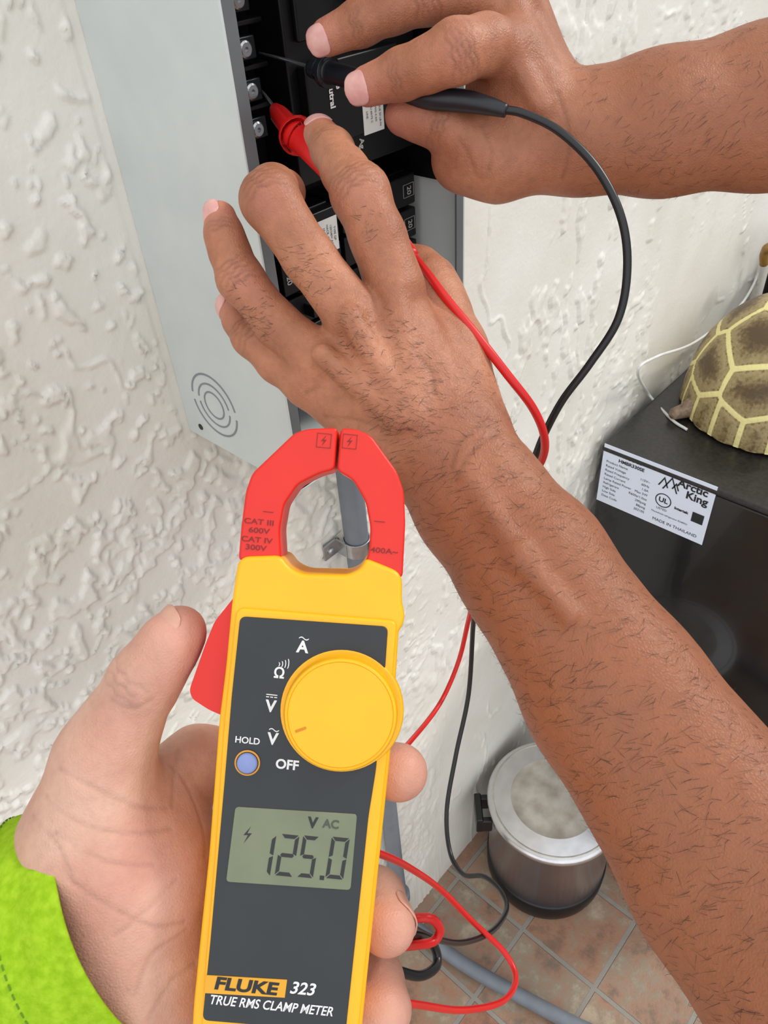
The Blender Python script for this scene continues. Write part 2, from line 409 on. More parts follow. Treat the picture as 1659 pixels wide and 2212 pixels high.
# ================================================================ MATERIALS
m_box=mat('grey_enamel_steel',(208,214,211),.42,0,.03,20,rgb2=(200,207,205))
m_boxin=mat('dark_enamel_inside',(104,108,110),.5)
m_blk=mat('black_phenolic',(11,11,13),.38,var=.4,vscale=60)
m_blk2=mat('black_moulded_breaker',(14,14,17),.42,var=.3,vscale=80,spec=.35)
m_steel=mat('zinc_steel',(186,188,190),.28,.9,.2,90)
m_lug=mat('lug_metal',(46,50,54),.35,.8)
m_sticker=mat('printed_paper',(226,226,222),.6)
m_ink=mat('black_ink',(30,32,36),.6)
m_wht=mat('white_print',(226,226,224),.5,var=.03)
m_dim=mat('grey_print',(170,170,170),.5,var=.03)
m_red=mat('red_insulation',(216,24,22),.38,var=.1)
m_copper=mat('copper_wire',(170,90,50),.35,.9)
m_knock=mat('stamped_edge',(136,144,146),.5)
m_cond=mat('grey_pvc_conduit',(118,124,132),.5,var=.12)
# ================================================================ ELECTRICAL PANEL
BX0,BX1,BY,BZ0,BZ1=.277,.476,-.137,1.336,1.80
panel=empty('electrical_panel',(BX0,0,BZ0),'open grey steel breaker box mounted on the stucco wall','electrical panel')
def inp(o):
    o.matrix_parent_inverse=panel.matrix_world.inverted(); return o
T=.0018
b=MB()
b.box(BX0,BX0+T,BY,0,BZ0,BZ1); b.box(BX1-T,BX1,BY,0,BZ0,BZ1)
b.box(BX0+T,BX1-T,BY,0,BZ0,BZ0+T); b.box(BX0+T,BX1-T,BY,0,BZ1-T,BZ1); b.box(BX0+T,BX1-T,-.004,-.001,BZ0+T,BZ1-T)
inp(mk('enclosure',b.v,b.f,m_box,panel,bevel=.0006,bseg=2))
b=MB()
b.box(BX0+T,BX0+T+.008,BY+.0003,BY+.002,BZ0+T,BZ1-T); b.box(BX1-T-.008,BX1-T,BY+.0003,BY+.002,BZ0+T,BZ1-T); b.box(BX0+T,BX1-T,BY+.0003,BY+.002,BZ0+T,BZ0+T+.012)
inp(mk('flange',b.v,b.f,m_boxin,panel,label='dark grey inner flange'))
b=MB(); b.box(BX0+T+.001,BX0+T+.002,BY+.003,-.005,BZ0+T,BZ1-T); b.box(BX0+T+.002,BX1-T-.003,-.008,-.0045,BZ0+T,BZ1-T); b.box(BX1-T-.0028,BX1-T-.0008,BY+.003,-.005,1.505,BZ1-T)
inp(mk('liner',b.v,b.f,m_blk,panel))
kc=onplane(463,876,0,BX0)
for i,(r,w) in enumerate([(.0265,.0008),(.0185,.0007),(.0115,.0007)]):
    v=[];f=[]
    parts=[(8,172),(188,352)] if i<2 else [(0,360)]
    for a0,a1 in parts:
        n=40
        st=len(v)
        for k in range(n+1):
            a=math.radians(a0+(a1-a0)*k/n)
            for rr in (r-w,r+w):
                for dx in (0.0001,-.0004): v.append((BX0+dx,kc[1]+rr*math.cos(a),kc[2]+rr*math.sin(a)))
        for k in range(n):
            q=st+k*4; f+=[(q,q+2,q+6,q+4),(q+1,q+5,q+7,q+3),(q,q+4,q+5,q+1),(q+2,q+3,q+7,q+6)]
    inp(mk('knockout',v,f,m_knock,panel))
v,f=lathe([(.0,0),(.0028,0),(.0028,.0004),(0,.0004)],16); hp=onplane(434,922,0,BX0)
inp(mk('mounting_hole',v,f,m_blk,panel)).matrix_world=axis_matrix(hp,(-1,0,0))
FY=-.100
b=MB(); b.box(.348,.466,FY,-.009,1.530,1.668); b.box(.355,.44,FY-.008,FY,1.552,1.60); b.box(.356,.44,FY-.004,FY,1.612,1.655)
mainb=inp(mk('main_breaker',b.v,b.f,m_blk2,panel,bevel=.0015))
b=MB(); b.box(.292,.348,-.070,-.009,1.535,1.668); b.box(.302,.308,-.082,-.070,1.54,1.66)
for z in (1.5805,1.602,1.625,1.65): b.box(.306,.346,-.086,-.070,z-.0016,z+.0016)
inp(mk('terminal_block',b.v,b.f,m_blk,panel,bevel=.001))
for z in (1.570,1.591,1.613,1.637):
    b=MB(); b.box(.315,.335,-.090,-.070,z-.0062,z+.0062)
    inp(mk('terminal_lug',b.v,b.f,m_lug,panel,bevel=.0012))
    v,f=lathe([(0,0),(.0046,0),(.0046,.0025),(.0036,.0034),(.0014,.0034),(.0014,.0018),(0,.0018)],20)
    o=inp(mk('terminal_screw',v,f,m_steel,panel,smooth=False)); o.matrix_world=axis_matrix((.325,-.090,z),(0,-1,0))
    v,f=tube([(.316,-.080,z),(.300,-.086,z),(.290,-.080,z+.002),(.284,-.05,z-.004)],.0022,8); inp(mk('wire',v,f,m_copper if z<1.6 else m_blk2,panel,smooth=True))
b=MB(); b.box(.40,.425,FY-.020,FY-.004,1.626,1.640); inp(mk('breaker_toggle',b.v,b.f,m_blk,panel,bevel=.002))
b=MB(); b.box(.300,.462,-.06,-.009,1.346,1.53); inp(mk('bus_cover',b.v,b.f,m_blk,panel,bevel=.001))
def front_mtx(x,y,z,rot=0):
    m=Matrix(((1,0,0,x),(0,0,-1,y),(0,1,0,z),(0,0,0,1)))
    return m@Matrix.Rotation(rot,4,'Z')
for col,(x0,x1) in enumerate([(.300,.380),(.384,.464)]):
    for zc in (1.499,1.4735,1.448,1.4225,1.397):
        b=MB(); zz0,zz1=zc-.0122,zc+.0122
        b.box(x0,x1,FY+.012,-.060,zz0,zz1); b.box(x0+(.0 if col else .022),x1,FY+.002,FY+.013,zz0+.001,zz1-.001)
        br=inp(mk('circuit_breaker',b.v,b.f,m_blk2,panel,bevel=.0012))
        xc=x0+.045 if col==0 else x0+.026
        b=MB(); b.box(xc-.008,xc+.008,FY-.009,FY+.003,zc-.0045,zc+.0045)
        mk('breaker_toggle',b.v,b.f,m_blk,br,bevel=.0015)
        tb=MB(); xl=xc-.018 if col==0 else .4560
        if col: 
            for bx in ((xl-.0060,xl+.0060,zc-.0048,zc-.0046),(xl-.0060,xl+.0060,zc+.0046,zc+.0048),(xl-.0060,xl-.0058,zc-.0048,zc+.0048),(xl+.0058,xl+.0060,zc-.0048,zc+.0048)): tb.box(bx[0],bx[1],FY+.0016,FY+.0021,bx[2],bx[3])
        text_geo(tb,'20',.0064,front_mtx(xl,FY+.0014,zc,-math.pi/2),bold=.0001)
        mk('printed_number',tb.v,tb.f,m_dim,br)
def sticker(x,z,w,h,y,lines,rot=-math.pi/2,size=.0022):
    b=MB(); b.box(x-w/2,x+w/2,y-.0003,y,z-h/2,z+h/2); s=inp(mk('sticker',b.v,b.f,m_sticker,panel))
    tb=MB(); n=len(lines)
    for i,t in enumerate(lines):
        off=(i-(n-1)/2)*(w*.84/max(1,n))
        if rot==0: text_geo(tb,t,size,front_mtx(x,y-.0005,z-((i-(n-1)/2)*h*.85/n),0))
        else: text_geo(tb,t,size,front_mtx(x-off,y-.0005,z,rot))
    mk('printed_text',tb.v,tb.f,m_ink,s)
sticker(.412,1.563,.020,.024,FY-.0081,['TORQUE 50 LB-IN','AWG 4-2/0','CU 60/75 C','LINE'],size=.0023)
sticker(.3675,1.492,.020,.024,FY+.0015,['TYPE QP','120/240V AC','HACR  CU-AL','10 KA 60HZ','LISTED 15A'],size=.0026)
sticker(.402,1.645,.026,.014,FY-.0042,['MAIN','100'],rot=0,size=.005)
tb=MB()
text_geo(tb,'Wire',.0062,front_mtx(.3815,FY-.0084,1.590,-math.pi/2),bold=.0002)
text_geo(tb,'Neutral',.0062,front_mtx(.375,FY-.0084,1.583,-math.pi/2),bold=.0002)
text_geo(tb,'Ag',.006,front_mtx(.407,FY-.0003,1.544,-math.pi/2),bold=.0002)
inp(mk('printed_text',tb.v,tb.f,m_wht,panel))
for i,(pts,mm) in enumerate([([(.30,-.03,1.345),(.305,-.07,1.37),(.293,-.085,1.44),(.291,-.08,1.52)],m_blk2),([(.33,-.03,1.34),(.31,-.1,1.36),(.30,-.11,1.42),(.296,-.085,1.53)],m_blk2),([(.286,-.1,1.545),(.30,-.112,1.541),(.33,-.105,1.538),(.36,-.07,1.533)],m_red)]):
    v,f=tube(pts,.003,10); inp(mk('wire',v,f,mm,panel,smooth=True))
# ================================================================ CONDUIT
zf=.0165
cpts=[(.431,-.022,BZ0+.004),(.431,-.022,1.2),(.432,-.022,.9),(.434,-.022,.5),(.437,-.023,.22),(.447,-.030,.09),(.462,-.075,.035),(.475,-.150,zf),(.50,-.26,zf),(.545,-.42,zf),(.63,-.62,zf),(.8,-.9,zf)]
v,f=tube(cpts,.0138,24,24)
cond=mk('conduit',v,f,m_cond,smooth=True,label='grey flexible conduit running down the wall onto the tiles',category='conduit')
for c_,d_ in (((.431,-.022,1.318),(0,0,1)),((.4375,-.0235,.205),(0.02,0,1))):
    v,f=lathe([(.0165,-.013),(.0185,-.011),(.0185,.011),(.0165,.013)],24); o=mk('coupling',v,f,m_cond,cond,smooth=True,bevel=.0005); o.matrix_world=axis_matrix(c_,d_)
sp=onplane(752,1205,1,-.030)
b=MB()
v,f=lathe([(.0142,-.010),(.0162,-.010),(.0162,.010),(.0142,.010),(.0142,-.010)],28); b.add([(x+.431,y-.022,z+sp[2]) for x,y,z in v],f)
b.box(.431-.036,.431-.012,-.0065,-.0035,sp[2]-.010,sp[2]+.010); b.box(.431+.012,.431+.030,-.0065,-.0035,sp[2]-.010,sp[2]+.010)
b.box(.431-.017,.431-.0145,-.022,-.004,sp[2]-.010,sp[2]+.010)
strap=mk('pipe_strap',b.v,b.f,m_steel,cond,bevel=.0006,label='shiny zinc pipe strap')
v,f=lathe([(0,0),(.004,0),(.004,.0015),(.002,.003),(0,.003)],16); o=mk('screw',v,f,m_steel,strap); o.matrix_world=axis_matrix((.431-.027,-.0065,sp[2]),(0,-1,0))
# ================================================================ FRIDGE
m_fr=mat('black_gloss_enamel',(15,15,17),.14,var=.3,vscale=6,bump=.05,bscale=60,bdist=.0005,coat=.3)
m_frtop=mat('dusty_black_top',(24,23,22),.40,vscale=160,rgb2=(42,39,36))
FX0,FX1,FY0,FY1,FH=1.02,1.78,-.50,-.021,.91
fr=empty('refrigerator',(FX0,FY1,0),'black low refrigerator with a white rating label beside the wall','refrigerator')
def inf(o): o.matrix_parent_inverse=fr.matrix_world.inverted(); return o
b=MB().box(FX0,FX1,FY0,FY1,.02,FH-.012); inf(mk('body',b.v,b.f,m_fr,fr,bevel=.004))
b=MB().box(FX0-.002,FX1+.002,FY0-.004,FY1+.003,FH-.012,FH); inf(mk('top_panel',b.v,b.f,m_frtop,fr,bevel=.005))
b=MB().box(FX0,FX1,FY0-.055,FY0-.004,.03,FH-.004); door=inf(mk('door',b.v,b.f,m_fr,fr,bevel=.008))
b=MB().box(FX1-.05,FX1-.02,FY0-.07,FY0-.05,.45,.7); o=mk('handle',b.v,b.f,m_blk,door,bevel=.004)
for x in (FX0+.05,FX1-.05):
    for y in (FY0+.05,FY1-.05):
        v,f=lathe([(.015,0),(.018,.004),(.018,.02)],16,(x,y,0)); inf(mk('foot',v,f,m_blk,fr))
q=[onplane(u,v_,0,FX0-.001) for u,v_ in ((1307,957),(1553,1055),(1513,1178),(1288,1077))]
y0=(q[0][1]+q[3][1])/2; y1=(q[1][1]+q[2][1])/2; z1=(q[0][2]+q[1][2])/2; z0=(q[2][2]+q[3][2])/2
b=MB().box(FX0-.0008,FX0-.0001,y1,y0,z0,z1); lab=inf(mk('rating_label',b.v,b.f,mat('label_paper',(220,228,244),.4,var=.02),fr,label='white printed rating label'))
W_=y0-y1; H_=z1-z0
def side_m(a,b_,rot=0):
    y=y0-a*W_; z=z1-b_*H_
    return Matrix(((0,0,-1,FX0-.0012),(-1,0,0,y),(0,1,0,z),(0,0,0,1)))
tb=MB(); H2_=H_
text_geo(tb,'MODEL',H2_*.085,side_m(.27,.10)); text_geo(tb,'HMBR330SE',H2_*.075,side_m(.27,.19),bold=.0003)
rows=['Product Name','Rated Voltage','Rated Frequency','Rated Current','Lamp Rated Power','Refrigerant','High Side','Low Side','Date Code']
vals=['','115V~','60Hz','1.0A','Max 5W','R600a/1.0oz','290psig','88psig','202105']
for i,(r_,v_) in enumerate(zip(rows,vals)):
    text_geo(tb,r_,H2_*.055,side_m(.04,.27+i*.075),align='LEFT'); text_geo(tb,v_,H2_*.055,side_m(.46,.27+i*.075),align='RIGHT')
text_geo(tb,'Arctic',H2_*.165,side_m(.815,.16),bold=.0006); text_geo(tb,'King',H2_*.165,side_m(.865,.30),bold=.0006)
text_geo(tb,'\u2122',H2_*.07,side_m(.955,.10))
mt=side_m(.61,.24)
def pk(x,s): 
    w=H2_*.011; tb.add([mt@Vector(p) for p in ((x-s*.5,-s*.5,0),(x,s*.6,0),(x+s*.5,-s*.5,0),(x+s*.5-w*2,-s*.5,0),(x,s*.6-w*4,0),(x-s*.5+w*2,-s*.5,0))],[(0,1,4,5),(1,2,3,4)])
pk(-H2_*.06,H2_*.15); pk(H2_*.04,H2_*.22); pk(H2_*.11,H2_*.11)
text_geo(tb,'UL',H2_*.11,side_m(.60,.54),bold=.0004); text_geo(tb,'LISTED',H2_*.05,side_m(.60,.69)); 
text_geo(tb,'MADE IN THAILAND',H2_*.07,side_m(.74,.90)); text_geo(tb,'Household refrigerator E348921',H2_*.04,side_m(.68,.77)); text_geo(tb,'Intertek',H2_*.06,side_m(.765,.58),bold=.0003)
v=[]
mt=side_m(.60,.54)
for k2 in range(32):
    a=2*math.pi*k2/32
    for rr in (H2_*.10,H2_*.115): v.append(mt@Vector((rr*math.cos(a),rr*math.sin(a),0)))
f=[(2*i,2*i+1,(2*i+3)%64,(2*i+2)%64) for i in range(32)]; tb.add(v,f)
mt=side_m(.91,.60); tb.add([mt@Vector(p) for p in ((-H2_*.08,-H2_*.08,0),(H2_*.08,-H2_*.08,0),(H2_*.08,H2_*.08,0),(-H2_*.08,H2_*.08,0))],[(0,1,2,3)])
mk('printed_text',tb.v,tb.f,m_ink,lab)
# ================================================================ TORTOISE FIGURINE
tcx,tcy=1.315,-.195; ta,tbb,tcz=.172,.152,.172; tz=FH+.026
def shell_mat():
    m=bpy.data.materials.new('painted_shell'); m.use_nodes=True; nt=m.node_tree; n=nt.nodes; l=nt.links
    b=n['Principled BSDF']; b.inputs['Roughness'].default_value=.5
    at=n.new('ShaderNodeAttribute'); at.attribute_name='edge'
    nz=n.new('ShaderNodeTexNoise'); nz.inputs['Scale'].default_value=170; nz.inputs['Detail'].default_value=6; tc=n.new('ShaderNodeTexCoord'); l.new(tc.outputs['Object'],nz.inputs[0])
    ad=n.new('ShaderNodeMath'); ad.operation='MULTIPLY_ADD'; ad.inputs[1].default_value=.034; l.new(nz.outputs['Fac'],ad.inputs[0]); l.new(at.outputs['Fac'],ad.inputs[2])
    rp=n.new('ShaderNodeValToRGB'); cr=rp.color_ramp
    sb=n.new('ShaderNodeMapRange'); sb.inputs[1].default_value=.018; sb.inputs[2].default_value=.052; l.new(ad.outputs[0],sb.inputs[0]); l.new(sb.outputs[0],rp.inputs[0])
    cr.elements[0].color=(*s2l((118,98,62)),1); cr.elements[1].color=(*s2l((88,70,44)),1)
    e=cr.elements.new(.18); e.color=(*s2l((166,148,104)),1); e=cr.elements.new(.45); e.color=(*s2l((148,130,88)),1); e=cr.elements.new(.7); e.color=(*s2l((112,92,58)),1)
    st=n.new('ShaderNodeMapRange'); st.inputs[1].default_value=.0036; st.inputs[2].default_value=.0050; l.new(at.outputs['Fac'],st.inputs[0])
    mx=n.new('ShaderNodeMix'); mx.data_type='RGBA'; l.new(st.outputs[0],mx.inputs[0]); mx.inputs[6].default_value=(*s2l((236,224,154)),1); l.new(rp.outputs[0],mx.inputs[7]); l.new(mx.outputs[2],b.inputs['Base Color'])
    bp=n.new('ShaderNodeBump'); bp.inputs['Distance'].default_value=.002; bp.inputs['Strength'].default_value=.6; l.new(nz.outputs['Fac'],bp.inputs['Height']); l.new(bp.outputs[0],b.inputs['Normal'])
    return m
seeds=[(0,90)]+[(a*72+20,52) for a in range(5)]+[(a*40+20,22) for a in range(9)]+[(a*18+10,-1) for a in range(20)]
S=np.array([[math.cos(math.radians(a))*math.cos(math.radians(e)),math.sin(math.radians(a))*math.cos(math.radians(e)),math.sin(math.radians(e))] for a,e in seeds])
nu,nv=300,120; v=[];f=[];ed=[]
for j in range(nv+1):
    e=math.radians(-12+102*j/nv)
    for i in range(nu):
        a=2*math.pi*i/nu; d=np.array([math.cos(a)*math.cos(e),math.sin(a)*math.cos(e),math.sin(e)])
        dd=np.linalg.norm(S-d,axis=1); i2=np.argsort(dd)[:2]
        g=(dd[i2[1]]**2-dd[i2[0]]**2)/(2*np.linalg.norm(S[i2[0]]-S[i2[1]]))*.155
        ed.append(g); bul=1+.02*(1-math.exp(-(g/.010)**2))+(.010 if g<.004 else 0)
        fl=1.0+(.04*max(0,(0.1-e)/.3) if e<.1 else 0)
        v.append((tcx+ta*bul*fl*d[0],tcy+tbb*bul*fl*d[1],tz+tcz*bul*max(d[2],-.12)))
for j in range(nv):
    for i in range(nu): f.append((j*nu+i,j*nu+(i+1)%nu,(j+1)*nu+(i+1)%nu,(j+1)*nu+i))
f.append(tuple(range(nu))[::-1])
tur=empty('tortoise_figurine',(tcx,tcy,FH),'tortoise ornament with cream-lined brown shell on the refrigerator','ornament')
o=mk('shell',v,f,shell_mat(),tur,smooth=True); o.matrix_parent_inverse=tur.matrix_world.inverted()
a_=o.data.attributes.new('edge','FLOAT','POINT'); a_.data.foreach_set('value',np.array(ed,np.float32))
def A3(*p): return np.array(p,float)
tp=[(A3(tcx-.09,tcy,tz+.008),A3(tcx+.09,tcy,tz+.008),.030,.030)]
tf=[]
for dx,dy in ((-.115,-.08),(.11,-.08),(-.115,.08),(.11,.08)):
    tf.append([(A3(tcx+dx*.7,tcy+dy*.7,tz),A3(tcx+dx*1.12,tcy+dy*1.25,FH+.020),.022,.016),(A3(tcx+dx*1.12,tcy+dy*1.25,FH+.016),A3(tcx+dx*1.34,tcy+dy*1.45,FH+.013),.015,.011)])
tf.append([(A3(tcx+.1,tcy,tz+.01),A3(tcx+.19,tcy-.01,tz+.035),.02,.017),(A3(tcx+.19,tcy-.01,tz+.035),A3(tcx+.225,tcy-.012,tz+.032),.020,.013)])
tf.append([(A3(tcx-.11,tcy,tz),A3(tcx-.16,tcy+.0,FH+.010),.012,.003)])
vv,ff=sculpt(tp,tf,.003)
mb_=mat('painted_reptile_skin',(150,128,108),.6,vscale=90,rgb2=(104,84,66),bump=.8,bscale=140,bdist=.003)
me=np_mesh('body',vv,ff,mb_); o=bpy.data.objects.new('body',me); link(o,tur); o.matrix_parent_inverse=tur.matrix_world.inverted()
b=MB().box(1.640,1.730,-.10,-.03,FH,FH+.13)
spk=mk('speaker',b.v,b.f,m_blk2,bevel=.008,label='small dark plastic speaker standing on the refrigerator',category='speaker')
v,f=lathe([(0,0),(.024,0),(.028,.003),(.025,.001),(.010,-.001),(0,.004)],28); o=mk('speaker_cone',v,f,m_blk,spk,smooth=True); o.matrix_world=axis_matrix((1.685,-.101,FH+.07),(0,-1,0))
m_cord=mat('white_cord',(222,222,218),.5)
cp=[onplane(1484,928,2,FH+.003),onplane(1450,905,2,FH+.003),onplane(1400,850,2,FH+.004),onplane(1378,800,1,-.03),onplane(1420,770,1,-.03),onplane(1500,740,1,-.03),onplane(1590,670,1,-.025),onplane(1632,605,1,-.02),onplane(1645,545,1,-.02)]
v,f=tube(cp,.0026,10,12); mk('power_cord',v,f,m_cord,smooth=True,label='thin white power cord looping off the refrigerator',category='cord')
v,f=tube([onplane(1650,570,1,-.05),onplane(1652,545,1,-.05),onplane(1672,530,1,-.06),onplane(1760,520,1,-.07)],.008,12)
mk('lamp_bracket',v,f,mat('brass_wood',(150,112,52),.4),smooth=True,label='small brown bracket above the refrigerator',category='bracket')
# ================================================================ POT
px_,py_=.755,-.152; PR=.124
m_pot=mat('brushed_stainless',(216,212,218),.22,.95,vscale=12,rgb2=(196,192,200))
m_lid=mat('weathered_aluminium',(206,200,188),.42,.4,vscale=22,rgb2=(166,156,142),bump=.15,bscale=90,bdist=.0006)
m_rim=mat('polished_rim',(214,212,212),.25,.9)
pot=empty('stock_pot',(px_,py_,0),'steel stock pot with weathered lid and black handles on the tiles','pot')
def ipo(o): o.matrix_parent_inverse=pot.matrix_world.inverted(); return o
PH=.262
v,f=lathe([(PR*.9,.0),(PR*.97,.004),(PR*1.0,.02),(PR*1.01,.060),(PR*.98,.064)],64,(px_,py_,0)); ipo(mk('base',v,f,m_blk,pot,smooth=True,label='black base'))
v,f=lathe([(PR*.985,.058),(PR*.985,PH-.01),(PR*1.03,PH-.006),(PR*1.03,PH)],64,(px_,py_,0)); ipo(mk('body',v,f,m_pot,pot,smooth=True))
v,f=lathe([(PR*1.0,PH+.009),(PR*.95,PH+.010),(PR*.93,PH+.006),(PR*.5,PH+.012),(0,PH+.014)],64,(px_,py_,0)); ipo(mk('lid',v,f,m_lid,pot,smooth=True))
v,f=lathe([(PR*1.035,PH-.006),(PR*1.05,PH-.003),(PR*1.05,PH+.004),(PR*1.03,PH+.008),(PR*1.0,PH+.0095)],64,(px_,py_,0)); ipo(mk('lid_rim',v,f,m_rim,pot,smooth=True))
for sgn in (1,-1):
    drr=-np.array([Rt[0],Rt[1]]); drr/=np.linalg.norm(drr); drr=drr*sgn; tn=np.array([-drr[1],drr[0]])
    b=MB()
    hx=lambda r,t,z:(px_+drr[0]*r+tn[0]*t,py_+drr[1]*r+tn[1]*t,z)
    def obox(r0,r1,t0,t1,z0_,z1_):
        vs=[hx(r,t,z) for r in (r0,r1) for t in (t0,t1) for z in (z0_,z1_)]
        b.add(vs,[(0,1,3,2),(4,6,7,5),(0,4,5,1),(2,3,7,6),(0,2,6,4),(1,5,7,3)])
    obox(PR*.985,PR+.020,-.030,-.018,PH-.060,PH-.022); obox(PR*.985,PR+.020,.018,.030,PH-.060,PH-.022); obox(PR+.016,PR+.030,-.030,.030,PH-.062,PH-.016)
    ipo(mk('handle',b.v,b.f,m_blk,pot,bevel=.003))
# ================================================================ CLAMP METER
SC=.265/FOC; th=math.radians(5.8); ct,stn=math.cos(th),math.sin(th)
Xm=ct*Rt-stn*Up; Ym=stn*Rt+ct*Up; Om=P(666,1550,.265)
MM_=Matrix.Identity(4)
for i in range(3): MM_[i][0]=Xm[i]; MM_[i][1]=Ym[i]; MM_[i][2]=-Fw[i]; MM_[i][3]=Om[i]
meter=empty('clamp_meter',matrix=MM_,label='yellow and red digital clamp meter held in a hand',category='clamp meter')
def ML(u,v): return (((u-666)*ct+(v-1550)*stn)*SC,((u-666)*stn-(v-1550)*ct)*SC)
def mlp(pts): return [ML(*p) for p in pts]
m_yel=mat('yellow_plastic',(253,184,14),.40,var=.04,bump=.15,bscale=900,bdist=.0003)
m_rd=mat('red_plastic',(226,36,20),.42,var=.06,bump=.2,bscale=900,bdist=.0003)
m_face=mat('charcoal_panel',(42,46,49),.5,var=.12)
m_deb=mat('red_moulded_marking',(138,12,8),.5)
body=mlp([(514,1203),(606,1200),(624,1226),(652,1240),(752,1242),(778,1228),(790,1206),(869,1238),(868,1300),(875,1330),(870,1352),(861,1365),(856,1450),(846,1600),(815,1900),(786,2180),(775,2290),(740,2330),(440,2305),(412,2270),(416,2180),(430,2040),(450,1850),(472,1560),(487,1440),(500,1300)])
v,f=prismoid(round_poly(body,.004),-.032,0)
mk('housing',v,f,m_yel,meter,bevel=.0028,bseg=4)
fp=mlp([(512,1312),(858,1340),(846,1480),(840,1600),(808,1900),(770,2265),(436,2240),(443,2100),(465,1850),(485,1560)])
v,f=prismoid(round_poly(fp,.003),-.001,.0014); mk('face_frame',v,f,m_yel,meter,bevel=.0009)
pn=mlp([(521,1330),(838,1352),(832,1440),(812,1660),(796,1760),(776,1950),(747,2222),(440,2196),(456,2040),(487,1690),(503,1500)])
v,f=prismoid(round_poly(pn,.0022),.001,.0021); face=mk('face_panel',v,f,m_face,meter,bevel=.0003,bseg=2)
FZ=.00225
jl=mlp([(512,1212),(518,1140),(528,1062),(542,1022),(634,934),(662,925),(729,922),(722,1014),(690,1022),(642,1046),(612,1090),(602,1145),(606,1212)])
jr=mlp([(735,923),(772,926),(802,940),(858,1018),(873,1062),(876,1130),(870,1250),(782,1240),(797,1190),(800,1140),(790,1085),(762,1036),(727,1016)])
for nm,pl in (('jaw',jl),('jaw',jr)):
    v,f=prismoid(round_poly(pl,.0018,4),-.0215,-.0015); mk(nm,v,f,m_rd,meter,bevel=.0018,bseg=4)
tb=MB()
def tmx(u,v,z=FZ,rot=0):
    x,y=ML(u,v); return Matrix.Translation((x,y,z))@Matrix.Rotation(rot,4,'Z')
JZ=-.00145
for t,u,v_ in (('CAT III',558,1128),('600V',558,1147),('CAT IV',553,1167),('300V',551,1184),('400A~',830,1191)):
    text_geo(tb,t,.0026,tmx(u,v_,JZ),bold=.00003,ext=.00012,sx=1.35)
for u,v_ in ((578,1106),(820,1127)):
    x,y=ML(u,v_); tb.box(x-.0018,x+.0018,y-.00012,y+.00012,JZ-.0001,JZ+.0001)
for u,v_ in ((699,951),(755,953)):
    x,y=ML(u,v_); a=.0025; w=.00018
    for bx in ((x-a,x+a,y-a,y-a+w),(x-a,x+a,y+a-w,y+a),(x-a,x-a+w,y-a,y+a),(x+a-w,x+a,y-a,y+a)): tb.box(*bx,JZ-.0001,JZ+.0001)
    tb.prism([(x+.0006,y+.0018),(x-.0010,y-.0002),(x,y-.0001),(x-.0005,y-.0018),(x+.0009,y+.0004),(x-.0001,y+.0003)],JZ-.0001,JZ+.0001)
mk('moulded_marking',tb.v,tb.f,m_deb,meter)
tr=mlp([(500,1290),(452,1350),(432,1400),(396,1502),(402,1522),(440,1547),(476,1562)])
v,f=prismoid(round_poly(tr,.002,4),-.024,-.008); mk('trigger',v,f,m_rd,meter,bevel=.002,bseg=4)
dc=ML(738,1532)
v,f=lathe([(0,0),(134*SC,0),(134*SC,.0022),(131*SC,.0032),(0,.0032)],64,(dc[0],dc[1],-.001)); mk('dial_collar',v,f,m_yel,meter,smooth=False,bevel=.0004)
v,f=lathe([(121*SC,0),(120*SC,.0045),(117*SC,.0056),(112*SC,.0059),(111*SC,.0054),(110*SC,.0059),(0,.0059)],96,(dc[0],dc[1],.002)); dial=mk('rotary_dial',v,f,m_yel,meter,bevel=.0002,bseg=2)
x,y=ML(655,1562); m_or=mat('orange_mark',(214,130,6),.5)
an=math.atan2(y-dc[1],x-dc[0]); R2=Matrix.Translation((x,y,.0080))@Matrix.Rotation(an,4,'Z'); b=MB().box(-.0019,.0019,-.0004,.0004,-.0002,.0002)
mk('dial_pointer',[R2@Vector(p) for p in b.v],b.f,m_or,dial,bevel=.00015)
hc=ML(537,1643)
v,f=lathe([(27*SC,0),(27.5*SC,.0004),(24*SC,.0006),(23.5*SC,0)],40,(hc[0],hc[1],.0021)); mk('button_ring',v,f,mat('orange_ring',(220,150,50),.5),meter)
v,f=lathe([(22.5*SC,0),(22*SC,.0010),(18*SC,.0014),(0,.0016)],40,(hc[0],hc[1],.0021)); mk('hold_button',v,f,mat('blue_rubber',(134,148,200),.5),meter,smooth=True)
tb=MB()
def T_(t,u,v,s,**k): text_geo(tb,t,s,tmx(u,v),**k)
def tilde(u,v):
    x,y=ML(u,v); n=14; w=.0017
    up=[(x-w+2*w*i/n, y+.00042*math.sin(2*math.pi*i/n)+.00018) for i in range(n+1)]; dn=[(px,py-.00036) for px,py in up[::-1]]
    for i in range(n):
        tb.prism([up[i],up[i+1],dn[n-i-1],dn[n-i]],FZ-.0001,FZ+.00005)
T_('A',655,1396,.0056,bold=.00018); tilde(658,1377)
T_('\u03a9',605,1452,.0050,bold=.00012)
for i in range(4):
    x,y=ML(604+i*6.5,1432-i*0.3)
    hgt_=.0007+.00035*i
    pts=[(x+.0004*math.cos(a)*1.2,y+hgt_*math.sin(a)) for a in np.linspace(-1.2,1.2,8)]
    pts+= [(q[0]-.0003,q[1]) for q in pts[::-1]]
    tb.prism(pts,FZ-.0001,FZ+.00005)
T_('V',587,1523,.0056,bold=.00018)
x,y=ML(589,1501); tb.box(x-.0019,x+.0019,y+.0004,y+.0007,FZ-.0001,FZ+.00005)
for dx in (-.0014,0,.0014): tb.box(x+dx-.0005,x+dx+.0005,y-.0004,y-.0001,FZ-.0001,FZ+.00005)
T_('V',591,1593,.0056,bold=.00018); tilde(594,1573)
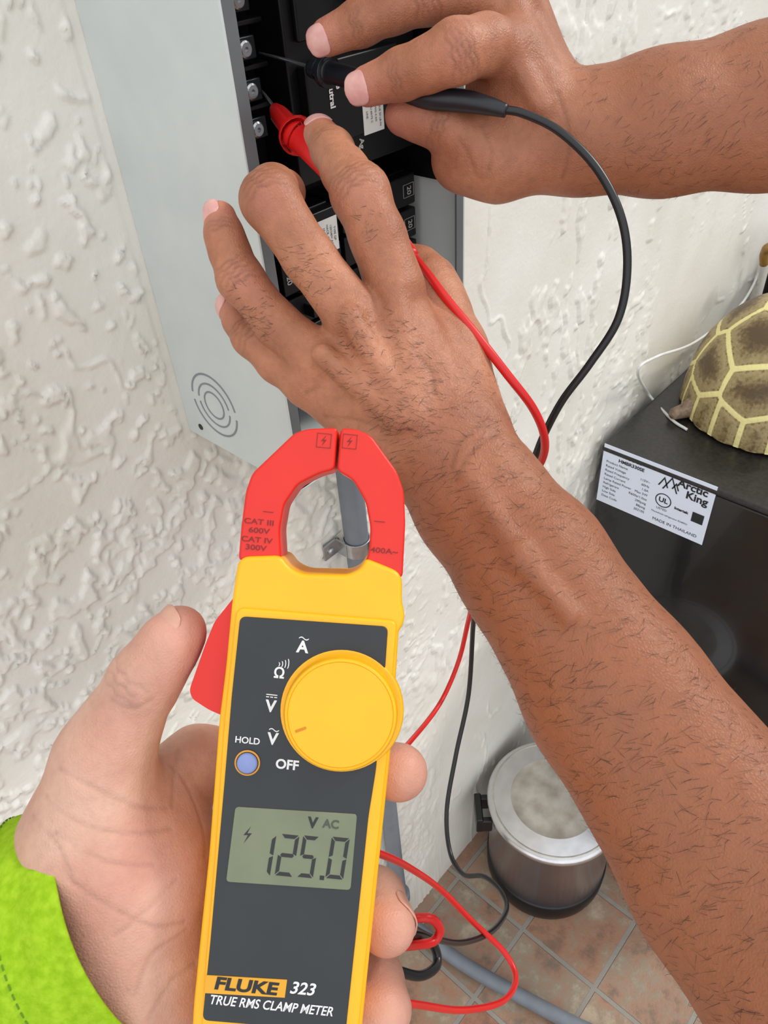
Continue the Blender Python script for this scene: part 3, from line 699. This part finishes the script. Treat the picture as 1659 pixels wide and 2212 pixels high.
T_('HOLD',537,1596,.0031,bold=.00006); T_('OFF',622,1648,.0045,bold=.00014)
T_('323',654,2128,.0058,bold=.00012,shear=.25); T_('TRUE RMS CLAMP METER',587,2164,.0045,bold=.00008,shear=.25,sx=.84)
mk('printed_lettering',tb.v,tb.f,m_wht,face)
lp=mlp([(449,2098),(622,2108),(617,2146),(445,2136)]); v,f=prismoid(lp,.0018,.00235); lg=mk('logo_plate',v,f,mat('amber_print',(232,166,34),.5),face)
tb=MB(); text_geo(tb,'FLUKE',.0058,tmx(533,2122,.00245),bold=.00022,shear=.12,sx=1.32); mk('logo_lettering',tb.v,tb.f,m_ink,lg)
lc=mlp([(511,1737),(772,1753),(758,1916),(491,1898)]); v,f=prismoid(round_poly(lc,.0014),.0016,.0024)
m_lcd=mat('lcd_glass',(120,126,98),.2,vscale=60,rgb2=(112,119,92)); lcd=mk('lcd_screen',v,f,m_lcd,meter,bevel=.0002,bseg=2)
tb=MB(); LZ=.00252
text_geo(tb,'V',.0050,tmx(677,1772,LZ),bold=.00022); 
x,y=ML(537,1797); q_=.0018; tb.prism([(x+q_*.5,y+q_*1.6),(x-q_*.7,y-q_*.1),(x+q_*.15,y),(x-q_*.5,y-q_*1.6),(x+q_*.8,y+q_*.35),(x-q_*.05,y+q_*.25)],LZ-.0001,LZ)
segs={'0':'abcdef','1':'bc','2':'abged','5':'afgcd'}
def digit(chh,u,v_,w,hh):
    cx_,cy_=ML(u,v_); t=.00125; g=.00016; W2=w/2; H2=hh/2; shr=.06
    def quad(pts): tb.prism([(cx_+px+shr*py,cy_+py) for px,py in pts],LZ-.0001,LZ)
    for s_ in segs[chh]:
        if s_ in 'agd':
            yy={'a':H2-t/2,'g':0,'d':-H2+t/2}[s_]
            if s_=='g': quad([(-W2+g+t*.5,yy),(-W2+t,yy+t/2),(W2-t,yy+t/2),(W2-g-t*.5,yy),(W2-t,yy-t/2),(-W2+t,yy-t/2)])
            else:
                sg=1 if s_=='a' else -1
                quad([(-W2+g*2,yy+sg*t/2),(W2-g*2,yy+sg*t/2),(W2-t-g,yy-sg*t/2),(-W2+t+g,yy-sg*t/2)])
        else:
            xx=-1 if s_ in 'ef' else 1; ys=(g,H2-g*2) if s_ in 'bf' else (-H2+g*2,-g)
            inner=(ys[0]+ (t/2 if s_ in 'bf' else t), ys[1]-(t if s_ in 'bf' else t/2))
            quad([(xx*W2,ys[0]),(xx*W2,ys[1]),(xx*(W2-t),inner[1]),(xx*(W2-t),inner[0])])
digit('1',574,1840,.0058,.0142); digit('2',622,1841,.0062,.0142); digit('5',667,1844,.0055,.0142); digit('0',730,1847,.0061,.0142)
x,y=ML(697,1889); tb.box(x-.0008,x+.0007,y-.0007,y+.0007,LZ-.0001,LZ)
mk('lcd_segment',tb.v,tb.f,mat('lcd_dark',(30,34,32),.4),lcd)
tb=MB(); text_geo(tb,'AC',.0040,tmx(716,1775,LZ),bold=.00012); mk('lcd_segment',tb.v,tb.f,mat('lcd_faint',(72,78,66),.4),lcd)
# ================================================================ TEST LEADS
m_lb=mat('black_lead',(20,20,22),.35); m_pr=mat('black_probe_plastic',(26,28,34),.4)
def PP(l): return [P(*q) for q in l]
blead=empty('test_lead',P(1090,240,.362),'black test probe with black cable pressed into the breaker box','test lead')
def ibl(o): o.matrix_parent_inverse=blead.matrix_world.inverted(); return o
v,f=tube(PP([(1075,236,.362),(1130,245,.360),(1210,285,.358),(1290,365,.358),(1342,470,.360),(1355,580,.366),(1335,690,.374),(1275,785,.385),(1215,865,.395),(1175,940,.405),(1145,1010,.42),(1080,1130,.47),(1030,1270,.56),(1022,1350,.62),(1012,1500,.66),(985,1630,.67),(965,1750,.67),(972,1840,.66),(1000,1888,.64),(1045,1893,.62),(1082,1925,.60),(1094,1965,.58),(1062,2012,.54),(1000,2036,.50),(940,2028,.46),(890,2005,.41),(850,2000,.37),(800,2010,.345),(720,2100,.325),(690,2250,.315)]),.0020,12,12)
ibl(mk('cable',v,f,m_lb,blead,smooth=True))
v,f=tube(PP([(560,114,.462),(620,130,.445),(695,152,.424)]),[.0006,.001,.001],8); ibl(mk('probe_tip',v,f,m_steel,blead,smooth=True,label='steel needle tip'))
v,f=tube(PP([(676,148,.430),(700,153,.422),(703,154,.4215),(712,156,.419),(716,157,.418),(760,168,.407),(860,196,.383),(930,212,.371),(1000,218,.366),(1060,230,.362),(1094,240,.3605)]),[.0050,.0062,.0082,.0082,.0056,.0056,.0056,.0052,.0052,.0040,.0030],20,6); ibl(mk('probe_handle',v,f,m_pr,blead,smooth=True))
v,f=tube(PP([(850,2095,.36),(905,2108,.37),(940,2090,.38),(943,2060,.385),(925,2030,.38),(880,2020,.36),(820,2040,.34)]),.0024,12); ibl(mk('cable',v,f,m_lb,blead,smooth=True))
rlead=empty('test_lead',P(895,555,.365),'red test probe with red cable touching the breaker terminals','test lead')
def irl(o): o.matrix_parent_inverse=rlead.matrix_world.inverted(); return o
v,f=tube(PP([(880,540,.366),(915,580,.355),(960,640,.346),(1030,725,.342),(1095,808,.345),(1150,880,.352),(1175,940,.362),(1172,990,.378),(1140,1040,.40),(1080,1150,.47),(1030,1270,.58),(1012,1340,.64),(990,1430,.67),(950,1520,.66),(885,1603,.60),(800,1690,.48),(700,1780,.38),(740,1820,.37),(822,1845,.40),(880,1872,.44),(950,1920,.49),(1020,1990,.52),(1090,2058,.53),(1114,2115,.52),(1085,2163,.49),(1000,2182,.45),(900,2170,.40),(820,2160,.36),(700,2200,.325)]),.0020,12,12)
irl(mk('cable',v,f,m_red,rlead,smooth=True))
v,f=tube(PP([(850,1985,.34),(885,1984,.36),(930,1984,.365),(950,2008,.37),(935,2034,.37),(890,2042,.36),(840,2045,.34)]),.0022,12); irl(mk('cable',v,f,m_red,rlead,smooth=True))
v,f=tube(PP([(565,195,.470),(580,215,.462),(600,243,.450)]),[.0006,.001,.001],8,4); irl(mk('probe_tip',v,f,m_steel,rlead,smooth=True,label='steel needle tip'))
v,f=tube(PP([(594,236,.450),(605,250,.445),(628,277,.434),(634,284,.431),(640,290,.429),(644,296,.427),(655,308,.423),(765,420,.392),(850,512,.370),(895,556,.361)]),[.0036,.0056,.0064,.0064,.0105,.0105,.0066,.0060,.0055,.003],20,6); irl(mk('probe_handle',v,f,m_red,rlead,smooth=True))
# ================================================================ HANDS
sk_w=skin_mat('tanned_skin',(190,128,96),(160,100,72),(204,132,112),(152,92,60),bdist=.0011,spk=.34)
sk_h=skin_mat('fair_skin',(214,172,150),(196,142,122),(216,150,132),(208,162,142),bdist=.0008,spk=.22)
m_nail=mat('fingernail_worker',(226,172,164),.25,vscale=200,rgb2=(214,156,148)); m_nail2=mat('fingernail_fair',(212,160,138),.28,vscale=200)
m_hair=mat('dark_hair',(52,32,22),.6)
W=Body()
L_palm=ch([(1900,2225,.255,50),(1605,1880,.29,43),(1330,1500,.315,36.5),(1150,1222,.328,31.5),(1040,1085,.335,28.5)],.86)+ch([(1040,1085,.335,28.5),(965,970,.337,27)],.78)
L_palm+=ch([(950,945,.337,24),(850,770,.338,24)],.62)+ch([(940,960,.338,20),(858,655,.343,13)],.9)+ch([(930,960,.338,20),(775,705,.338,12.5)],.9)+ch([(915,965,.340,20),(705,780,.342,12)],.9)+ch([(900,975,.342,20),(672,826,.348,11.5)],.9)
L_palm+=ch([(1010,930,.345,19),(975,760,.355,15.5),(945,650,.362,13)])
for a,b2 in (((900,900,.321,3.2),(850,625,.3285,4.8)),((880,900,.320,3.2),(757,685,.322,4.8)),((860,910,.3215,2.8),(695,765,.3255,4.4))): L_palm+=ch([a,b2])
L_palm+=ch([(1000,1010,.3165,2.2),(1120,1200,.301,2.4),(1230,1330,.293,2.0)])
L_index=[(852,615,.338,13.2),(816,512,.335,11.9),(778,418,.336,12.6),(745,370,.347,10.4),(718,325,.362,9.8),(692,290,.380,8.3)]
L_mid=[(755,672,.334,12.3),(668,558,.330,11.0),(583,432,.328,12.3),(590,412,.345,10.8),(612,415,.362,9.6),(618,440,.380,8.0)]
L_ring=[(688,775,.342,12),(596,698,.345,9.9),(519,602,.345,10.2),(496,544,.347,8.8),(484,507,.348,8.3),(476,470,.351,7.3)]
L_pink=[(665,824,.348,11),(600,784,.354,9.0),(543,728,.358,8.8),(518,694,.363,7.5),(501,666,.369,6.9)]
L_thumb=[(955,680,.362,13),(930,612,.366,12),(905,585,.372,11),(850,560,.385,10),(800,500,.398,8.5)]
Lf=[ch(x) for x in (L_index,L_mid,L_ring,L_pink,L_thumb)]
v,f=sculpt(L_palm,Lf,.00105,kp=.008,kf=.004,kj=.005); nL=len(v); W.add(v,f)
R_palm=ch([(2150,185,.40,50),(1900,210,.395,45),(1659,233,.388,38.5),(1430,268,.388,33.5),(1260,288,.390,28.5)],.85)+ch([(1260,288,.390,28.5),(1195,280,.391,26.5)],.8)
R_palm+=ch([(1180,275,.390,23),(1100,180,.388,22)],.65)+ch([(1175,260,.388,19),(1095,115,.374,13.5)])+ch([(1175,250,.390,19),(1095,20,.382,13)])+ch([(1175,250,.395,19),(1085,-70,.395,13)])+ch([(1175,250,.40,19),(1080,-140,.41,12)])
R_palm+=ch([(1190,320,.396,20),(1075,345,.396,19),(1000,345,.398,16)])+ch([(1100,250,.400,20),(1020,330,.402,16)])
R_palm+=ch([(1170,230,.366,2.5),(1110,120,.362,3.5)])+ch([(1190,200,.370,2.5),(1110,20,.370,3.5)])
R_index=[(1100,112,.372,13.5),(1048,97,.360,12.6),(985,112,.352,13.3),(925,140,.358,11.3),(870,160,.365,11.0),(795,186,.373,9.2)]
R_mid=[(1105,10,.380,13.5),(1020,-15,.376,12.5),(925,-10,.376,12.3),(850,18,.382,10.8),(780,48,.388,10.6),(708,80,.396,9.0)]
R_ring=[(1090,-75,.395,12),(1000,-110,.395,11.5),(900,-110,.40,11),(840,-60,.41,10),(790,-20,.42,9)]
R_pink=[(1080,-140,.41,11),(1020,-190,.41,10),(940,-190,.42,9),(880,-140,.43,8)]
R_thumb=[(1075,340,.392,15),(1010,300,.386,12.2),(955,272,.385,11.6),(910,258,.386,10.4),(873,250,.387,9.8)]
Rf=[ch(x) for x in (R_index,R_mid,R_ring,R_pink,R_thumb)]
v,f=sculpt(R_palm,Rf,.0012,kp=.010,kf=.004,kj=.005); W.add(v,f)
W.prep()
def pc(q): return P(q[0],q[1],q[2])
for c_ in (L_index,L_mid,L_ring,L_pink,R_index,R_mid):
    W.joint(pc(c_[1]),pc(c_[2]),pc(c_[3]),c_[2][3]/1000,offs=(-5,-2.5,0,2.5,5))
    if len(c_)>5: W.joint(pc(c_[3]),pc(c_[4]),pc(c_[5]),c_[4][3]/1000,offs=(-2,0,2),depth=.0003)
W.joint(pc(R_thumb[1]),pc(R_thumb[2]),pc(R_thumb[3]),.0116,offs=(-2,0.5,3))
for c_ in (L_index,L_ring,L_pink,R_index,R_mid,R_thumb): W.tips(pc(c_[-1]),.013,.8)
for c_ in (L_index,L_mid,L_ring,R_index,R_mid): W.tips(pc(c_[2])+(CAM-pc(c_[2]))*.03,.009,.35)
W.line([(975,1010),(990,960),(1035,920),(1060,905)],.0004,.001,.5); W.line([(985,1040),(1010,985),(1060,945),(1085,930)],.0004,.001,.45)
W.line([(1205,200),(1225,260),(1228,330),(1215,385)],.0006,.001,.6)
for ln in ([(700,900),(760,905),(820,925)],[(760,860),(800,830),(850,820)],[(990,300),(1010,330),(1030,380)],[(1040,270),(1060,320),(1055,370)],[(640,880),(660,850),(690,835)],[(905,770),(930,800),(940,850)]): W.line(ln,.0005,.0009,.4)
wrL=P(965,970,.337); elbowL=P(1750,2050,.27); dL=(elbowL-wrL)/np.linalg.norm(elbowL-wrL)
wrR=P(1195,280,.391); elbowR=P(1900,210,.395); dR=(elbowR-wrR)/np.linalg.norm(elbowR-wrR)
isL=np.arange(len(W.v))<nL
sL=(W.v-wrL)@dL; sR=(W.v-wrR)@dR
W.arm=np.where(isL,sst(sL,-.03,.06),sst(sR,-.03,.03)*.9)
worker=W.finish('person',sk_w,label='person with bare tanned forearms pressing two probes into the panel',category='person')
nail(worker,pc(R_index[4]),pc(R_index[5]),.0092,CAM-pc(R_index[5])-Rt*.10,m_nail,l=.0125,fwd=.35)
nail(worker,pc(R_mid[4]),pc(R_mid[5]),.0090,CAM-pc(R_mid[5])-Up*.05-Rt*.12,m_nail,l=.0125,fwd=.35)
nail(worker,pc(L_ring[4]),pc(L_ring[5]),.0073,CAM-pc(L_ring[5])-Rt*.34,m_nail,l=.010,fwd=.1)
nail(worker,pc(L_index[4]),pc(L_index[5]),.0083,Up*.6-Rt*.1-Fw*.45,m_nail,l=.011,fwd=.2)
nail(worker,pc(L_pink[3]),pc(L_pink[4]),.0069,-Rt*1.0-Fw*.5,m_nail,l=.009,fwd=.2)
sideL=np.cross(dL,-Fw)
hairs(W,isL&(sL>-.02)&(W.n@(-Fw)>-.5),5600,lambda p:-0.3*dL+sideL*.9,m_hair,worker,lmin=.005,lmax=.010,wid=.000068)
hairs(W,(~isL)&(sR>.01)&(W.n@(-Fw)>-.5),3000,lambda p:-.7*dR+Up*-.6,m_hair,worker,lmin=.005,lmax=.010,wid=.000075)
selh=np.zeros(len(W.v),bool)
for q,r_ in ((P(820,760,.315),.022),(P(900,840,.312),.022),(P(665,590,.318),.013),(P(550,650,.333),.011),(P(580,700,.338),.008),(P(800,480,.324),.007)):
    selh|=(np.linalg.norm(W.v-q,axis=1)<r_)
hairs(W,selh&isL,900,lambda p:sideL*.8-dL*.4,m_hair,worker,lmin=.003,lmax=.007,wid=.00007)
# ---- person holding the meter
Hd=Body()
H_palm=ch([(-250,2290,.285,34),(0,2140,.289,32),(170,2060,.291,32)],.72)+ch([(170,2060,.291,32),(260,1960,.296,31)],.75)
H_palm+=ch([(180,1850,.292,23.5),(245,1900,.292,26),(300,2120,.298,29)])+ch([(235,1760,.290,21),(330,1860,.296,24)])+ch([(360,1900,.318,20),(400,2250,.322,22)])+ch([(197,1800,.288,22.5),(225,1630,.284,16)])
H_palm+=ch([(330,1740,.310,20),(430,1640,.320,12.5)])+ch([(330,1850,.316,16),(470,2050,.322,14)])+ch([(300,2080,.302,28),(360,2260,.312,27)])
H_thumb=[(222,1645,.284,17),(262,1562,.282,14.2),(312,1470,.280,12.8),(340,1432,.279,11.2),(368,1390,.279,10.6),(389,1364,.280,9.4)]
H_index=[(420,1640,.322,12.5),(600,1640,.330,11.5),(740,1650,.329,11),(815,1660,.318,11.4),(862,1668,.303,11.2)]
H_mid=[(430,1900,.322,13),(600,1900,.330,11.5),(740,1910,.329,11.5),(810,1940,.314,11.6),(836,2000,.298,11.0)]
H_ring=[(430,2080,.322,13),(600,2060,.330,11.5),(740,2070,.328,11.5),(805,2115,.312,11.8),(825,2180,.298,11.6)]
H_pink=[(430,2230,.322,12),(600,2230,.330,10.5),(740,2250,.326,10.5),(790,2280,.312,10.5),(795,2330,.298,9.5)]
Hf=[ch(x) for x in (H_thumb,H_index,H_mid,H_ring,H_pink)]
v,f=sculpt(H_palm,Hf,.0011,kp=.014,kf=.004,kj=.008); Hd.add(v,f); Hd.prep()
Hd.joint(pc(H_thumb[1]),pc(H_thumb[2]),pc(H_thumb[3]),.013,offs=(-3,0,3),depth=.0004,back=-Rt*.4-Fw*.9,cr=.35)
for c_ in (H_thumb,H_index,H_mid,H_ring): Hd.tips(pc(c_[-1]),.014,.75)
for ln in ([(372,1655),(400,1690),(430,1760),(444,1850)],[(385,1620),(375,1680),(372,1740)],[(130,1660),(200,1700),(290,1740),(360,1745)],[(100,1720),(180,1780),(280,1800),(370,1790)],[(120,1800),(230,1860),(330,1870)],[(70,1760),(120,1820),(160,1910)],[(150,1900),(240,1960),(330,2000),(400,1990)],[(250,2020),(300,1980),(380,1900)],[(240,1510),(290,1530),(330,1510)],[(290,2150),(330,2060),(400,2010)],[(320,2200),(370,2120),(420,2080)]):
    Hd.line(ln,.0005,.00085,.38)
Hd.tips(P(330,1900,.27),.03,.3); Hd.tips(P(180,1650,.265),.02,.2)
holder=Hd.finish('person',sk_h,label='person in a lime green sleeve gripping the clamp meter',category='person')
nail(holder,pc(H_thumb[4]),pc(H_thumb[5]),.0095,-Rt*.75+Up*.35-Fw*.75,m_nail2,l=.013,fwd=-.05,w=48)
nail(holder,pc(H_mid[3]),pc(H_mid[4]),.0110,Rt*1.0-Fw*.05+Up*.2,m_nail2,l=.012,fwd=-.2)
SR,SFL=.0475,.78
def sleeve():
    pts=[P(*q) for q in ((252,1968,.291),(110,2036,.290),(-60,2115,.287),(-300,2230,.283),(-560,2350,.28))]
    c=catmull(pts,12); N=len(c); seg=96; vv=[];ff=[]
    for layer,dr in ((0,0),(1,-.0015)):
        for i in range(N):
            t=c[min(i+1,N-1)]-c[max(i-1,0)]; t/=np.linalg.norm(t)
            nrm=-Fw-t*((-Fw)@t); nrm/=np.linalg.norm(nrm); bn=np.cross(t,nrm)
            for k in range(seg):
                a=2*math.pi*k/seg
                w=1+.008*math.sin(a*3+i*.25)+.005*math.sin(a*7-i*.4)
                r=SR*w+dr+.0004*math.cos(a*5+i)
                vv.append(c[i]+r*(math.cos(a)*nrm*SFL+math.sin(a)*bn))
    K=N*seg
    for i in range(N-1):
        for k in range(seg):
            a,b_,c2,d=i*seg+k,i*seg+(k+1)%seg,(i+1)*seg+(k+1)%seg,(i+1)*seg+k
            ff+=[(a,b_,c2,d),(K+a,K+d,K+c2,K+b_)]
    for k in range(seg): ff.append((k,K+k,K+(k+1)%seg,(k+1)%seg))
    return vv,ff,c
m_lime=mat('lime_knit_fabric',(160,196,44),.9,vscale=300,rgb2=(138,178,28),bump=.5,bscale=900,bdist=.0004,spec=.1)
v,f,cc=sleeve(); slv=mk('sleeve',v,f,m_lime,holder,smooth=True,label='bright lime green fabric sleeve')
b=MB(); m_st=mat('dark_green_thread',(98,142,20),.8)
i=11; t=cc[i+1]-cc[i-1]; t/=np.linalg.norm(t); nrm=-Fw-t*((-Fw)@t); nrm/=np.linalg.norm(nrm); bn=np.cross(t,nrm)
for k in range(90):
    ps=[]
    for a in (2*math.pi*k/90,2*math.pi*(k+.6)/90):
        w=1+.008*math.sin(a*3+i*.25)+.005*math.sin(a*7-i*.4); r=SR*w+.0004*math.cos(a*5+i)+.0003
        ps.append(cc[i]+r*(math.cos(a)*nrm*SFL+math.sin(a)*bn))
    v,f=tube(ps,.0003,5,interp=False); b.add(v,f)
mk('stitching',b.v,b.f,m_st,slv)
# ================================================================ LIGHT : bright open sky on the porch side, dimmer towards the house
w=bpy.data.worlds.new('World'); sc.world=w; w.use_nodes=True; nt=w.node_tree; bg=nt.nodes['Background']
bg.inputs[0].default_value=(0.93,0.96,1.0,1)
tc=nt.nodes.new('ShaderNodeTexCoord'); dp=nt.nodes.new('ShaderNodeVectorMath'); dp.operation='DOT_PRODUCT'
dv=Vector((-.60,-.40,.70)).normalized(); dp.inputs[1].default_value=dv
nt.links.new(tc.outputs['Generated'],dp.inputs[0])
mr=nt.nodes.new('ShaderNodeMapRange'); mr.interpolation_type='SMOOTHSTEP'
for i,q in enumerate((-.2,1.0,.31,1.56)): mr.inputs[i+1].default_value=q
nt.links.new(dp.outputs['Value'],mr.inputs[0]); nt.links.new(mr.outputs[0],bg.inputs[1])
sd=bpy.data.lights.new('sun','SUN'); sd.energy=1.8; sd.angle=math.radians(10); sd.color=(1,.965,.92)
so=bpy.data.objects.new('sun',sd); sc.collection.objects.link(so)
dirn=Vector((-.74,.38,-.62)).normalized(); so.rotation_euler=dirn.to_track_quat('-Z','Y').to_euler()
